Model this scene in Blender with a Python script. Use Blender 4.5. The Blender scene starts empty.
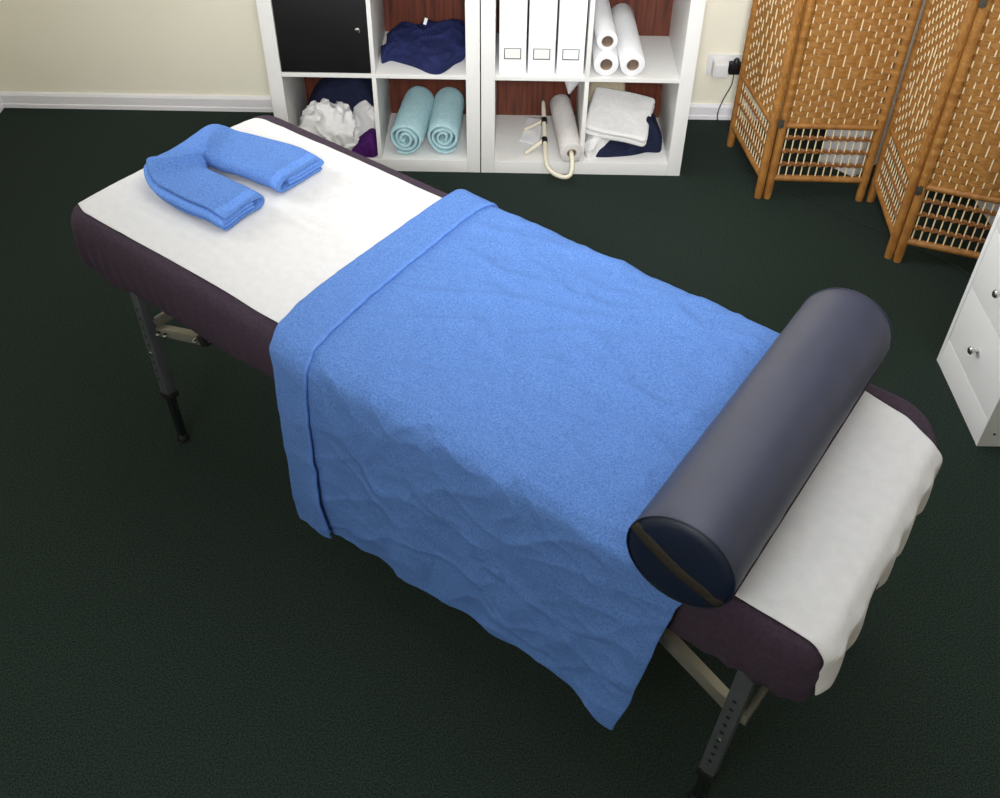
import bpy, bmesh, math, random
from mathutils import Vector, Matrix, noise, Euler
random.seed(7)
PI = math.pi
SC = bpy.context.scene
COL = SC.collection
N3 = noise.noise
def NV3(p):
    return Vector((N3(p+Vector((9.321, 1.531, 7.951))), N3(p), N3(p+Vector((-6.327, 0.1671, -2.672)))))

# ------------------------------------------------------------------ helpers
def lin(c):
    return tuple(((x/255/12.92) if x/255 <= .04045 else ((x/255+.055)/1.055)**2.4) for x in c) + (1,)

def mat(name, c1, c2=None, scale=30, rough=.8, metal=0, bump=0, bscale=200, sheen=0, spec=.5, stretch=None,
        coat=0, detail=4, bump2=0, b2scale=20):
    m = bpy.data.materials.new(name); m.use_nodes = True
    nt = m.node_tree; b = nt.nodes['Principled BSDF']
    b.inputs['Roughness'].default_value = rough
    b.inputs['Metallic'].default_value = metal
    b.inputs['Specular IOR Level'].default_value = spec
    b.inputs['Sheen Weight'].default_value = sheen
    b.inputs['Sheen Roughness'].default_value = .5
    if sheen: b.inputs['Sheen Tint'].default_value = lin(c1)
    b.inputs['Coat Weight'].default_value = coat
    tc = nt.nodes.new('ShaderNodeTexCoord')
    mp = nt.nodes.new('ShaderNodeMapping')
    nt.links.new(tc.outputs['Object'], mp.inputs['Vector'])
    if stretch: mp.inputs['Scale'].default_value = stretch
    n = nt.nodes.new('ShaderNodeTexNoise'); n.inputs['Scale'].default_value = scale; n.inputs['Detail'].default_value = detail
    nt.links.new(mp.outputs['Vector'], n.inputs['Vector'])
    cr = nt.nodes.new('ShaderNodeValToRGB')
    cr.color_ramp.elements[0].position = .33; cr.color_ramp.elements[1].position = .67
    cr.color_ramp.elements[0].color = lin(c1); cr.color_ramp.elements[1].color = lin(c2 or c1)
    nt.links.new(n.outputs['Fac'], cr.inputs['Fac'])
    nt.links.new(cr.outputs['Color'], b.inputs['Base Color'])
    last = None
    for st, sc in ((bump, bscale), (bump2, b2scale)):
        if st:
            bn = nt.nodes.new('ShaderNodeTexNoise'); bn.inputs['Scale'].default_value = sc; bn.inputs['Detail'].default_value = 3
            nt.links.new(mp.outputs['Vector'], bn.inputs['Vector'])
            bp = nt.nodes.new('ShaderNodeBump'); bp.inputs['Strength'].default_value = st; bp.inputs['Distance'].default_value = .004
            nt.links.new(bn.outputs['Fac'], bp.inputs['Height'])
            if last: nt.links.new(last.outputs['Normal'], bp.inputs['Normal'])
            last = bp
    if last: nt.links.new(last.outputs['Normal'], b.inputs['Normal'])
    return m

M = {
 'carpet': mat('carpet_green', (23,32,28), (52,64,58), 240, .95, bump=.7, bscale=420, spec=.1, detail=6),
 'wall': mat('wall_cream', (248,242,222), (250,245,227), 3, .85, bump=.08, bscale=120),
 'ceil': mat('ceiling_white', (238,236,230), None, 3, .9),
 'skirt': mat('skirting_gloss', (243,240,244), (246,243,247), 5, .4),
 'white_lam': mat('white_laminate', (232,230,226), (236,234,231), 4, .42),
 'drawer_lam': mat('drawer_laminate', (240,240,241), (243,243,244), 4, .45),
 'wood': mat('brown_wood', (62,25,15), (108,50,27), 9, .5, stretch=(9,9,.5), detail=8),
 'black_lam': mat('black_laminate', (13,13,14), (17,17,18), 8, .45),
 'chrome': mat('chrome', (210,210,212), None, 5, .22, metal=1),
 'terry': mat('blue_terry', (82,121,192), (108,148,215), 260, .95, bump=.9, bscale=520, sheen=.25, spec=.15, detail=6, bump2=.35, b2scale=60),
 'terry_flat': mat('blue_terry_border', (86,127,202), (106,147,216), 200, .9, bump=.3, bscale=700, sheen=.2, spec=.15),
 'velour': mat('purple_velour', (56,46,57), (66,55,66), 120, .9, bump=.4, bscale=300, sheen=.5, spec=.1),
 'sheet': mat('white_sheet', (209,208,209), (214,213,214), 40, .92, bump=.35, bscale=400, sheen=.1, spec=.15, bump2=.25, b2scale=35),
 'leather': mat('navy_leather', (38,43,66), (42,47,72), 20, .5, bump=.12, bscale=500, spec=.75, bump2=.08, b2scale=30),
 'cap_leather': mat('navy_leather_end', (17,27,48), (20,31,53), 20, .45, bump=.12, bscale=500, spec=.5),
 'zip': mat('olive_zip', (32,28,18), (44,38,25), 200, .7, bump=.5, bscale=500),
 'steel': mat('grey_steel', (92,97,101), (100,105,109), 8, .42, metal=.5),
 'dark_steel': mat('dark_steel', (44,52,50), (50,58,56), 8, .35, metal=.7),
 'alu': mat('aluminium', (168,164,150), (178,174,160), 8, .4, metal=.7),
 'rubber': mat('black_rubber', (12,12,12), (16,16,16), 30, .6),
 'turq': mat('turquoise_terry', (180,218,224), (200,232,238), 70, .95, bump=.9, bscale=450, sheen=.3, spec=.1, detail=6),
 'navy': mat('navy_terry', (36,42,80), (45,51,95), 60, .95, bump=.8, bscale=400, sheen=.15, spec=.1),
 'navy_dark': mat('dark_navy_terry', (31,35,56), (39,43,66), 60, .95, bump=.8, bscale=400, sheen=.1, spec=.1),
 'white_cloth': mat('white_cloth', (232,230,228), (240,238,236), 60, .95, bump=.6, bscale=350, sheen=.1, spec=.1),
 'purple_cloth': mat('purple_cloth', (66,26,86), (78,34,100), 60, .95, bump=.6, bscale=350, spec=.1),
 'beige_cloth': mat('beige_cloth', (190,176,146), (204,190,160), 60, .95, bump=.6, bscale=350, spec=.1),
 'paper': mat('paper_white', (240,239,240), (245,244,245), 60, .85, bump=.2, bscale=250),
 'paper_grey': mat('paper_roll_grey', (214,208,204), (224,219,215), 60, .85, bump=.2, bscale=250),
 'card': mat('card_core', (150,128,112), (166,144,126), 60, .9),
 'file': mat('file_white', (240,240,244), (244,244,247), 10, .5),
 'label_card': mat('label_card', (238,236,230), None, 10, .8),
 'dark_metal': mat('dark_metal', (70,70,72), (80,80,82), 10, .4, metal=.6),
 'cream_tube': mat('cream_enamel', (226,218,196), (232,224,202), 10, .35),
 'bamboo': mat('bamboo_brown', (142,92,40), (170,118,56), 35, .5, bump=.3, bscale=150, stretch=(1,1,.6)),
 'strip': mat('woven_strip', (148,98,42), (176,126,62), 30, .6, stretch=(1,1,4), bump=.3, bscale=160),
 'stick': mat('pale_stick', (240,216,170), (248,228,186), 50, .6),
 'cord': mat('twisted_cord', (122,76,34), (150,98,46), 90, .7, bump=.5, bscale=400),
 'hinge': mat('dull_hinge', (98,94,84), (112,108,98), 60, .45, metal=.7),
 'plastic_white': mat('white_plastic', (236,234,234), None, 10, .35),
 'plastic_black': mat('black_plastic', (16,16,17), (20,20,21), 30, .45),
 'blue_mark': mat('blue_plastic', (20,96,150), None, 10, .4),
}

def link(name, me, parent=None):
    o = bpy.data.objects.new(name, me); COL.objects.link(o)
    if parent: o.parent = parent
    return o

def tag(o, label=None, cat=None, group=None, kind=None):
    if label: o['label'] = label
    if cat: o['category'] = cat
    if group: o['group'] = group
    if kind: o['kind'] = kind
    return o

def empty(name, loc, rz, label, cat, group=None):
    o = bpy.data.objects.new(name, None); COL.objects.link(o)
    o.empty_display_size = .05
    o.location = loc; o.rotation_euler = (0, 0, rz)
    return tag(o, label, cat, group)

class MB:
    """collects shapes for ONE mesh"""
    def __init__(s): s.bm = bmesh.new(); s.mi = 0
    def box(s, lo, hi, bev=.002, rot=None, seg=2):
        b = bmesh.new()
        r = bmesh.ops.create_cube(b, size=1)
        for v in b.verts:
            v.co = Vector([(lo[i]+hi[i])/2 + v.co[i]*(hi[i]-lo[i]) for i in range(3)])
        if bev: bmesh.ops.bevel(b, geom=b.edges[:], offset=bev, segments=seg, affect='EDGES', profile=.7)
        if rot is not None: bmesh.ops.transform(b, matrix=rot, verts=b.verts)
        s.add(b); return s
    def add(s, b):
        bmesh.ops.recalc_face_normals(b, faces=b.faces)
        me = bpy.data.meshes.new('t'); b.to_mesh(me); b.free()
        n = len(s.bm.faces)
        s.bm.from_mesh(me); bpy.data.meshes.remove(me)
        s.bm.faces.ensure_lookup_table()
        for f in s.bm.faces[n:]: f.material_index = s.mi
    def tube(s, pts, r, n=12, cap=True):
        """round tube along points; r number or list"""
        pts = [Vector(p) for p in pts]
        b = bmesh.new(); rings = []
        up = None
        for i, p in enumerate(pts):
            a = pts[max(i-1, 0)]; c = pts[min(i+1, len(pts)-1)]
            t = (c-a).normalized()
            if up is None:
                up = Vector((0, 0, 1)) if abs(t.z) < .9 else Vector((1, 0, 0))
            x = t.cross(up).normalized(); y = x.cross(t).normalized(); up = y
            rr = r[i] if isinstance(r, (list, tuple)) else r
            rings.append([b.verts.new(p + x*rr*math.cos(2*PI*k/n) + y*rr*math.sin(2*PI*k/n)) for k in range(n)])
        for i in range(len(rings)-1):
            for k in range(n):
                b.faces.new((rings[i][k], rings[i][(k+1) % n], rings[i+1][(k+1) % n], rings[i+1][k]))
        if cap:
            b.faces.new(rings[0]); b.faces.new(rings[-1])
        s.add(b); return s
    def bar(s, p0, p1, w, h, bev=.002):
        """rectangular bar from p0 to p1"""
        p0 = Vector(p0); p1 = Vector(p1); d = p1-p0; L = d.length
        if abs(d.z) > .8*L:
            x = d/L; z = Vector((1, 0, 0)); z = (z-x*z.dot(x)).normalized(); y = z.cross(x)
            q = Matrix((x, y, z)).transposed().to_4x4()
        else: q = d.to_track_quat('X', 'Z').to_matrix().to_4x4()
        s.box((0, -w/2, -h/2), (L, w/2, h/2), bev, Matrix.Translation(p0) @ q); return s
    def lathe(s, prof, n=40, mtx=None, close=True):
        """profile [(r, h)] turned about local z"""
        b = bmesh.new(); rings = []
        for r, h in prof:
            rings.append([b.verts.new((r*math.cos(2*PI*k/n), r*math.sin(2*PI*k/n), h)) for k in range(n)])
        for i in range(len(rings)-1):
            for k in range(n):
                b.faces.new((rings[i][k], rings[i][(k+1) % n], rings[i+1][(k+1) % n], rings[i+1][k]))
        if close:
            b.faces.new(rings[0]); b.faces.new(rings[-1])
        if mtx is not None: bmesh.ops.transform(b, matrix=mtx, verts=b.verts)
        s.add(b); return s
    def grid(s, rows, flip=False):
        b = bmesh.new()
        R = [[b.verts.new(p) for p in row] for row in rows]
        for i in range(len(R)-1):
            for j in range(len(R[0])-1):
                q = (R[i][j], R[i][j+1], R[i+1][j+1], R[i+1][j])
                b.faces.new(q[::-1] if flip else q)
        me = bpy.data.meshes.new('t'); b.to_mesh(me); b.free()
        s.bm.from_mesh(me); bpy.data.meshes.remove(me); return s
    def build(s, name, m, parent=None, smooth=True, weld=False):
        me = bpy.data.meshes.new(name)
        if weld: bmesh.ops.remove_doubles(s.bm, verts=s.bm.verts, dist=1e-5)
        s.bm.to_mesh(me); s.bm.free()
        for x in (m if isinstance(m, (list, tuple)) else [m]): me.materials.append(x)
        if smooth:
            for p in me.polygons: p.use_smooth = True
            me.set_sharp_from_angle(angle=math.radians(38))
        return link(name, me, parent)

def recenter(o, world_loc=None, rz=0):
    """put a top-level mesh object's origin at the middle of its base"""
    vs = [v.co for v in o.data.vertices]
    c = Vector(((min(v.x for v in vs)+max(v.x for v in vs))/2, (min(v.y for v in vs)+max(v.y for v in vs))/2, min(v.z for v in vs)))
    o.data.transform(Matrix.Translation(-c))
    R = Matrix.Rotation(rz, 4, 'Z')
    o.location = Vector(world_loc or (0, 0, 0)) + R @ c
    o.rotation_euler = (0, 0, rz)
    for ch in o.children: ch.data.transform(Matrix.Translation(-c))
    return o

def solid(o, t, off=-1):
    m = o.modifiers.new('thickness', 'SOLIDIFY'); m.thickness = t; m.offset = off; m.use_even_offset = False
def subsurf(o, n=1):
    m = o.modifiers.new('smooth', 'SUBSURF'); m.levels = n; m.render_levels = n

def interp(x, tab):
    if x <= tab[0][0]: return tab[0][1]
    for (a, p), (b, q) in zip(tab, tab[1:]):
        if x <= b:
            t = (x-a)/(b-a); t = t*t*(3-2*t)*.5 + t*.5
            return p+(q-p)*t
    return tab[-1][1]

def ridge(p, sc, seed=0):
    """thin creases, 0..1"""
    q = Vector((p[0]*sc[0]+seed*7.3, p[1]*sc[1]+seed*3.1, p[2]*sc[2]+seed*5.7))
    q = q + .6*NV3(q*.9)
    a = 1-abs(N3(q))*2.2
    return max(a, 0)**3

# ------------------------------------------------------------------ camera (solved from the photograph)
F, PITCH, YAW, ROLL = 1000.0, .756275526, -.00371456832, .0152616179
CP = Vector((.103248669, -3.50076749, 2.06978079))
fw = Vector((math.sin(YAW)*math.cos(PITCH), math.cos(YAW)*math.cos(PITCH), -math.sin(PITCH)))
rt0 = Vector((math.cos(YAW), -math.sin(YAW), 0)); up0 = rt0.cross(fw)
rt = math.cos(ROLL)*rt0+math.sin(ROLL)*up0; up = -math.sin(ROLL)*rt0+math.cos(ROLL)*up0
cam = bpy.data.cameras.new('camera'); co = bpy.data.objects.new('camera', cam); COL.objects.link(co)
cam.sensor_fit = 'HORIZONTAL'; cam.sensor_width = 36; cam.lens = F/1000*36; cam.clip_start = .05
mw = Matrix((rt, up, -fw)).transposed().to_4x4(); mw.translation = CP
co.matrix_world = mw
SC.camera = co

# ------------------------------------------------------------------ room
XL, XR, YB, YF, H = -2.085, 3.0, .485, -4.9, 2.5
def struct(name, lo, hi, m, bev=0):
    o = MB().box(lo, hi, bev).build(name, m, smooth=bool(bev)); return tag(o, kind='structure')
struct('floor', (XL-.1, YF-.1, -.1), (XR+.1, YB+.1, 0), M['carpet'])
struct('ceiling', (XL-.1, YF-.1, H), (XR+.1, YB+.1, H+.1), M['ceil'])
struct('wall_back', (XL-.1, YB, 0), (XR+.1, YB+.1, H), M['wall'])
struct('wall_left', (XL-.1, YF, 0), (XL, YB, H), M['wall'])
struct('wall_right', (XR, YF, 0), (XR+.1, YB, H), M['wall'])
struct('wall_front', (XL-.1, YF-.1, 0), (XR+.1, YF, H), M['wall'])
def skirting(name, a, b):
    a = Vector(a); b = Vector(b); t = (b-a).normalized(); n = Vector((-t.y, t.x, 0))
    prof = [(0, 0), (.017, 0), (.017, .016), (.014, .02), (.014, .055), (.009, .065), (0, .067)]
    m = MB(); bm = bmesh.new()
    r0 = [bm.verts.new(a+n*x+Vector((0, 0, z))) for x, z in prof]; r1 = [bm.verts.new(b+n*x+Vector((0, 0, z))) for x, z in prof]
    for i in range(len(prof)):
        j = (i+1) % len(prof); bm.faces.new((r0[i], r0[j], r1[j], r1[i]))
    bm.faces.new(r0); bm.faces.new(r1); m.add(bm)
    tag(m.build(name, M['skirt'], smooth=False), kind='structure')
skirting('baseboard_back', (XR, YB, 0), (XL, YB, 0))
skirting('baseboard_left', (XL, YB, 0), (XL, YF, 0))
skirting('baseboard_right', (XR, YF, 0), (XR, YB, 0))

# ------------------------------------------------------------------ shelf units (79 cm square, two by two compartments)
def shelf_unit(x0, label):
    r = empty('shelf_unit', (x0+.395, .195, 0), 0, label, 'shelf unit', 'white square shelf units by the back wall')
    W, D, T = .786, .39, .052
    ox, oy = -.395+.002, -.195
    m = MB()
    m.box((ox, oy, 0), (ox+T, oy+D, .79)); m.box((ox+W-T, oy, 0), (ox+W, oy+D, .79))
    m.box((ox+T, oy, 0), (ox+W-T, oy+D, T)); m.box((ox+T, oy, .79-T), (ox+W-T, oy+D, .79))
    m.build('frame', M['white_lam'], r)
    MB().box((ox+T, oy+.002, .387), (ox+W-T, oy+D-.01, .403), .001).build('shelf', M['white_lam'], r)
    for z0, z1 in ((T, .387), (.403, .79-T)):
        MB().box((ox+W/2-.008, oy+.002, z0), (ox+W/2+.008, oy+D-.01, z1), .001).build('divider', M['white_lam'], r)
    b = MB().box((ox+T, oy+D-.01, T), (ox+W-T, oy+D-.002, .79-T), 0).build('back_panel', M['wood'], r, smooth=False)
    tag(b, 'dark reddish brown wood grain back panel')
    return r, ox, oy
uL, ox, oy = shelf_unit(-.79, 'white shelf unit with a black door, left of the two by the back wall')
d = MB().box((ox+.054, oy+.004, .405), (ox+.382, oy+.02, .736), .0015).build('door', M['black_lam'], uL)
tag(d, 'black laminate door')
k = MB().lathe([(.004, 0), (.004, .012), (.009, .016), (.01, .022), (.007, .026), (.001, .027)], 20,
     Matrix.Translation((ox+.35, oy+.004, .574)) @ Matrix.Rotation(PI/2, 4, 'X')).build('knob', M['chrome'], d)
tag(k, 'small chrome knob')
uR, _, _ = shelf_unit(0, 'white shelf unit holding box files and paper rolls, right of the two')

# ------------------------------------------------------------------ cloth things on the shelves
def heap(name, m, outline, z0, hfun, label, cat, seed=0, amp=.012, sc=9, crease=.01, csc=(14, 14, 14), nr=26, na=120, side=2.6, group=None, build=True):
    """soft cloth pile: rounded outline, height function, creased surface, flat bottom"""
    P = [Vector((x, y, 0)) for x, y in outline]; n = len(P)
    c = sum(P, Vector())/n
    def edge(t):
        t = (t % 1)*n; i = int(t); f = t-i
        a, b_, c_, d_ = P[(i-1) % n], P[i % n], P[(i+1) % n], P[(i+2) % n]
        return .5*((2*b_)+(c_-a)*f+(2*a-5*b_+4*c_-d_)*f*f+(3*b_-a-3*c_+d_)*f**3)
    bm = bmesh.new(); rings = []
    top = bm.verts.new((c.x, c.y, z0+hfun(c.x, c.y)))
    for i in range(1, nr+1):
        a = i/nr; th = a*PI/2*1.0
        rr = math.sin(th)**(.9); hh = max(1-rr**side, 0)**(1/side)
        ring = []
        for j in range(na):
            e = edge(j/na); q = c+(e-c)*rr
            h = hfun(q.x, q.y)*hh
            p = Vector((q.x, q.y, z0+h))
            nv = NV3(p*sc+Vector((seed*9.1, seed*4.7, 0)))
            cz = ridge(p, csc, seed)
            w = min(1, (p.z-z0)/.02)
            out = (e-c).normalized()*rr + Vector((0, 0, hh))
            p = p + Vector((nv.x*amp, nv.y*amp, nv.z*amp*w)) + out*cz*crease*w
            if p.z < z0: p.z = z0
            ring.append(bm.verts.new(p))
        rings.append(ring)
    for j in range(na): bm.faces.new((top, rings[0][j], rings[0][(j+1) % na]))
    for i in range(nr-1):
        for j in range(na): bm.faces.new((rings[i][j], rings[i+1][j], rings[i+1][(j+1) % na], rings[i][(j+1) % na]))
    for v in rings[-1]: v.co.z = z0
    bm.faces.new(rings[-1])
    mb = MB(); mb.add(bm); o = mb.build(name, m)
    recenter(o); tag(o, label, cat, group); return o

SH = .4035; FL = .0525
# navy towels, upper right compartment of the left unit
def hn(x, y): return .058 + .016*math.sin((x+.34)*6) + .02*max(0, (y-.05)/.3) + .022*max(0, (x+.17)/.1)
nt_ = heap('folded_towel', M['navy'], [(-.372, .105), (-.33, .118), (-.25, .06), (-.158, 0.008), (-.10, .09), (-.064, .15), (-.062, .33), (-.12, .35), (-.25, .35), (-.355, .34)],
     SH, hn, 'navy towels heaped in the upper compartment beside the black door', 'towel', 3, .012, 8, .014, (9, 12, 20))
g = MB().box((-.006, -.0008, -.013), (.006, .0008, .013), .0003, Matrix.Translation((-.218, .27, .492)) @ Euler((-.75, .35, 0)).to_matrix().to_4x4()).build('care_tag', M['paper'], None)
g.parent = nt_; g.data.transform(Matrix.Translation(-nt_.location)); tag(g, 'small white care tag')

# lower left compartment of the left unit
heap('folded_towel', M['navy_dark'], [(-.70, .20), (-.55, .17), (-.42, .2), (-.412, .3), (-.42, .36), (-.56, .37), (-.69, .36)],
     FL, lambda x, y: .20+.015*math.sin(9*x), 'dark navy folded towel at the back behind the crumpled white cloth', 'towel', 5, .008, 7, .006, (8, 8, 26))
heap('crumpled_cloth', M['white_cloth'], [(-.732, .05), (-.66, .015), (-.57, .012), (-.515, .03), (-.50, .09), (-.52, .16), (-.6, .185), (-.70, .18)],
     FL, lambda x, y: .128+.045*math.sin((x+.72)*8)+.02*N3(Vector((x*14, y*14, 2))), 'crumpled white cloth in the lower left compartment under the black door', 'cloth', 8, .016, 15, .024, (17, 17, 17), 44, 190)
heap('crumpled_cloth', M['white_cloth'], [(-.535, .185), (-.47, .135), (-.416, .12), (-.41, .15), (-.44, .178), (-.5, .195)],
     FL, lambda x, y: .12+.05*(x+.52)/.1, 'pale crumpled cloth leaning between the dark navy towel and the purple cloth', 'cloth', 11, .008, 18, .012, (22, 22, 22))
heap('folded_cloth', M['purple_cloth'], [(-.515, .03), (-.45, .012), (-.412, .02), (-.410, .09), (-.45, .105), (-.50, .1)],
     FL, lambda x, y: .04+.8*max(0, x+.5), 'purple cloth in the lower left compartment at the divider', 'cloth', 12, .006, 14, .006, (12, 12, 20))

# rolled towels: spiral ribbon swept along a line
def spiral(R, r0, turns, n, a0, seed, dirn=1):
    pts = []
    for i in range(n+1):
        t = i/n; a = a0+dirn*t*turns*2*PI; r = R+(r0-R)*t
        r *= 1+.07*math.sin(2.3*a+seed)*(.4+t)
        pts.append((r*math.cos(a), r*math.sin(a)))
    return pts
def ribbon_sweep(name, m, center, thick, frames, seed=0, amp=.003, rnd=.6, keys=None, parent=None):
    """flat ribbon whose section follows `center` (2-D), carried along frames (o, ex, ey)"""
    n = len(center); nor = []
    for i in range(n):
        a = Vector(center[max(i-1, 0)]); b = Vector(center[min(i+1, n-1)]); t = (b-a).normalized(); nor.append(Vector((-t.y, t.x)))
    bm = bmesh.new(); secs = []
    for fi, (o, ex, ey) in enumerate(frames):
        A, B = [], []
        for i, c in enumerate(center):
            c = Vector(c); th = thick*.5*(rnd if i in (0, n-1) else 1)
            for lst, s in ((A, 1), (B, -1)):
                q = c+nor[i]*th*s
                p = Vector(o)+Vector(ex)*q.x+Vector(ey)*q.y
                p += NV3(p*16+Vector((seed, 0, 0)))*amp + NV3(p*45+Vector((seed, 3, 0)))*amp*.35
                lst.append(bm.verts.new(p))
        secs.append((A, B))
    for (A, B), (C, D) in zip(secs, secs[1:]):
        for i in range(n-1):
            bm.faces.new((A[i], A[i+1], C[i+1], C[i])); bm.faces.new((B[i+1], B[i], D[i], D[i+1]))
        bm.faces.new((B[0], A[0], C[0], D[0])); bm.faces.new((A[-1], B[-1], D[-1], C[-1]))
    for A, B in (secs[0], secs[-1]):
        for i in range(n-1): bm.faces.new((A[i], B[i], B[i+1], A[i+1]))
    mb = MB(); mb.add(bm)
    o = mb.build(name, m, parent); subsurf(o, 1)
    for p in o.data.polygons: p.use_smooth = True
    return o
def rolled(p0, p1, R, a0, seed, dirn, label):
    p0 = Vector(p0); p1 = Vector(p1); d = (p1-p0); t = d.normalized()
    ex = Vector((1, 0, 0)); ex = (ex-t*ex.dot(t)).normalized(); ey = ex.cross(t)*-1
    if ey.z < 0: ey = -ey
    fr = []
    for i in range(15):
        s = i/14
        k = .9+.1*math.sin(min(1, s*6+.35)*PI/2) if i < 7 else 1
        k *= 1 if i < 13 else (.94 if i == 13 else .8)
        fr.append((p0+d*s, ex*k, ey*k*1.0))
    o = ribbon_sweep('rolled_towel', M['turq'], spiral(R-.006, .012, 3.1, 76, a0, seed, dirn), .0125, fr, seed, .004)
    recenter(o); tag(o, label, 'towel', 'turquoise rolled towels'); return o
rolled((-.296, .016, FL+.0765), (-.258, .35, FL+.092), .0745, -2.2, 1.3, 1, 'rolled turquoise towel on the left, next to the shelf divider')
rolled((-.147, .03, FL+.0765), (-.131, .35, FL+.092), .0735, -.7, 4.1, -1, 'rolled turquoise towel on the right, with a loose flap at its side')

# ------------------------------------------------------------------ box files
def box_file(x, label, group='white box files'):
    r = empty('box_file', (x, .16, SH), 0, label, 'box file', group)
    m = MB(); w, dp, hh, t = .0985, .26, .31, .003
    m.box((-w/2, -dp/2, 0), (w/2, -dp/2+t, hh), .001); m.box((-w/2, dp/2-t, 0), (w/2, dp/2, hh), .001)
    m.box((-w/2, -dp/2+t, 0), (-w/2+t, dp/2-t, hh), .001); m.box((w/2-t, -dp/2+t, 0), (w/2, dp/2-t, hh), .001)
    m.box((-w/2+t, -dp/2+t, 0), (w/2-t, dp/2-t, t), 0)
    m.build('box', M['file'], r)
    y = -dp/2-.0015; hx = .031; zc = .074; hz = .0205
    f = MB()
    f.box((-hx, y, zc-hz), (hx, y+.002, zc-hz+.003), .0004); f.box((-hx, y, zc+hz-.0018), (hx, y+.002, zc+hz), .0004)
    f.box((-hx, y, zc-hz), (-hx+.0028, y+.002, zc+hz), .0004); f.box((hx-.0028, y, zc-hz), (hx, y+.002, zc+hz), .0004)
    h = f.build('label_holder', M['dark_metal'], r); tag(h, 'dark metal label holder')
    c = MB().box((-hx+.003, y+.0008, zc-hz+.0035), (hx-.003, y+.0014, zc+hz-.004), 0).build('label_card', M['label_card'], h, smooth=False)
    return r
box_file(.117, 'white box file at the left end of the row of three')
box_file(.2235, 'white box file in the middle of the row of three')
box_file(.330, 'white box file at the right end of the row, next to the divider')

# ------------------------------------------------------------------ paper rolls
def paper_roll(p0, p1, R, ri, label, m='paper', group='white paper rolls stacked in the upper compartment', name='paper_roll'):
    p0 = Vector(p0); p1 = Vector(p1); d = p1-p0; L = d.length
    r = empty(name, p0, 0, label, 'paper roll', group)
    mt = d.to_track_quat('Z', 'X').to_matrix().to_4x4()
    MB().lathe([(ri+.0015, 0), (R-.004, 0), (R-.001, .0015), (R, .004), (R*1.004, L*.35), (R*.998, L*.7), (R, L-.004), (R-.003, L), (ri+.0015, L), (ri+.0015, 0)], 48, mt, False).build('paper', M[m], r)
    c = MB().lathe([(ri+.0012, .001), (ri+.0012, L-.001), (ri-.001, L-.001), (ri-.001, .001), (ri+.0012, .001)], 32, mt, False).build('core', M['card'], r)
    c2 = MB().lathe([(.0005, L*.45), (ri-.001, L*.45), (ri-.001, L*.46), (.0005, L*.46)], 32, mt).build('core_plug', M['card'], r)
    tag(c, 'brown cardboard core')
    return r
paper_roll((.461, .012, SH+.0465), (.458, .36, SH+.075), .046, .0215, 'white paper roll at the bottom left, under another roll')
paper_roll((.459, .018, SH+.131), (.440, .365, SH+.158), .0385, .0205, 'white paper roll lying on top of the lower rolls')
paper_roll((.5585, .012, SH+.0465), (.538, .368, SH+.09), .046, .0215, 'white paper roll at the bottom right, leaning up at the back')

# ------------------------------------------------------------------ paper roll holder with its roll (lower left compartment, right unit)
def arc(c, r, a0, a1, n, ex, ey):
    return [Vector(c)+Vector(ex)*r*math.cos(a0+(a1-a0)*i/n)+Vector(ey)*r*math.sin(a0+(a1-a0)*i/n) for i in range(n+1)]
rh = empty('roll_holder', (.30, .15, FL), 0, 'cream tubular paper roll holder lying in the lower compartment of the right unit', 'roll holder')
def L_(p): return Vector(p)-Vector((.30, .15, FL))
ax0 = Vector((.353, .0, .1)); ax1 = Vector((.317, .34, .135)); ad = (ax1-ax0).normalized()
path = [ax0+ad*.30, ax0+ad*.1, ax0-ad*.03, (.357, -.058, .082), (.3565, -.076, .060), (.350, -.084, .043), (.334, -.086, .036), (.312, -.083, .037), (.288, -.075, .044), (.268, -.06, .053),
        (.2575, -.036, .062), (.254, -.005, .071), (.252, .09, .095), (.2495, .2, .122), (.247, .335, .156)]
tb = MB().tube([L_(p) for p in path], .0092, 14).build('tube_frame', M['cream_tube'], rh); subsurf(tb)
for y0, z0, tx, ty, tz in ((.2, .122, .172, .235, .062), (.09, .095, .173, .045, .062)):
    MB().tube([L_((.2505, y0-.012, z0-.003)), L_((.2505, y0+.012, z0+.003))], .0122, 16).build('clamp', M['rubber'], rh)
    s = MB(); s.tube([L_((.242, y0-.003, z0)), L_((tx+.01, ty+.008, tz+.004)), L_((tx, ty, tz))], .0078, 12); s.build('stub_tube', M['cream_tube'], rh)
paper_roll(ax0+ad*-.012, ax0+ad*.335, .0445, .0175, 'greyish paper roll threaded on the cream tubular holder', 'paper_grey', None)
def sheet_patch(name, m, corners, label, cat, seed, amp=.006, n=22, thick=.0012):
    A, B, C, D = [Vector(c) for c in corners]
    rows = []
    for i in range(n+1):
        row = []
        for j in range(n+1):
            p = (A*(1-j/n)+B*j/n)*(1-i/n)+(D*(1-j/n)+C*j/n)*i/n
            q = p+NV3(p*14+Vector((seed, 0, 0)))*amp
            q.z = max(q.z, min(A.z, B.z, C.z, D.z)-.0002); row.append(q)
        rows.append(row)
    o = MB().grid(rows).build(name, m); solid(o, thick, 1); recenter(o); return tag(o, label, cat)
sheet_patch('paper_sheet', M['paper'], [(.15, .16, FL+.002), (.235, .11, FL+.003), (.245, .33, FL+.012), (.185, .36, FL+.002)], 'loose white paper lying behind the stub tubes of the roll holder', 'paper', 2)
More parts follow.
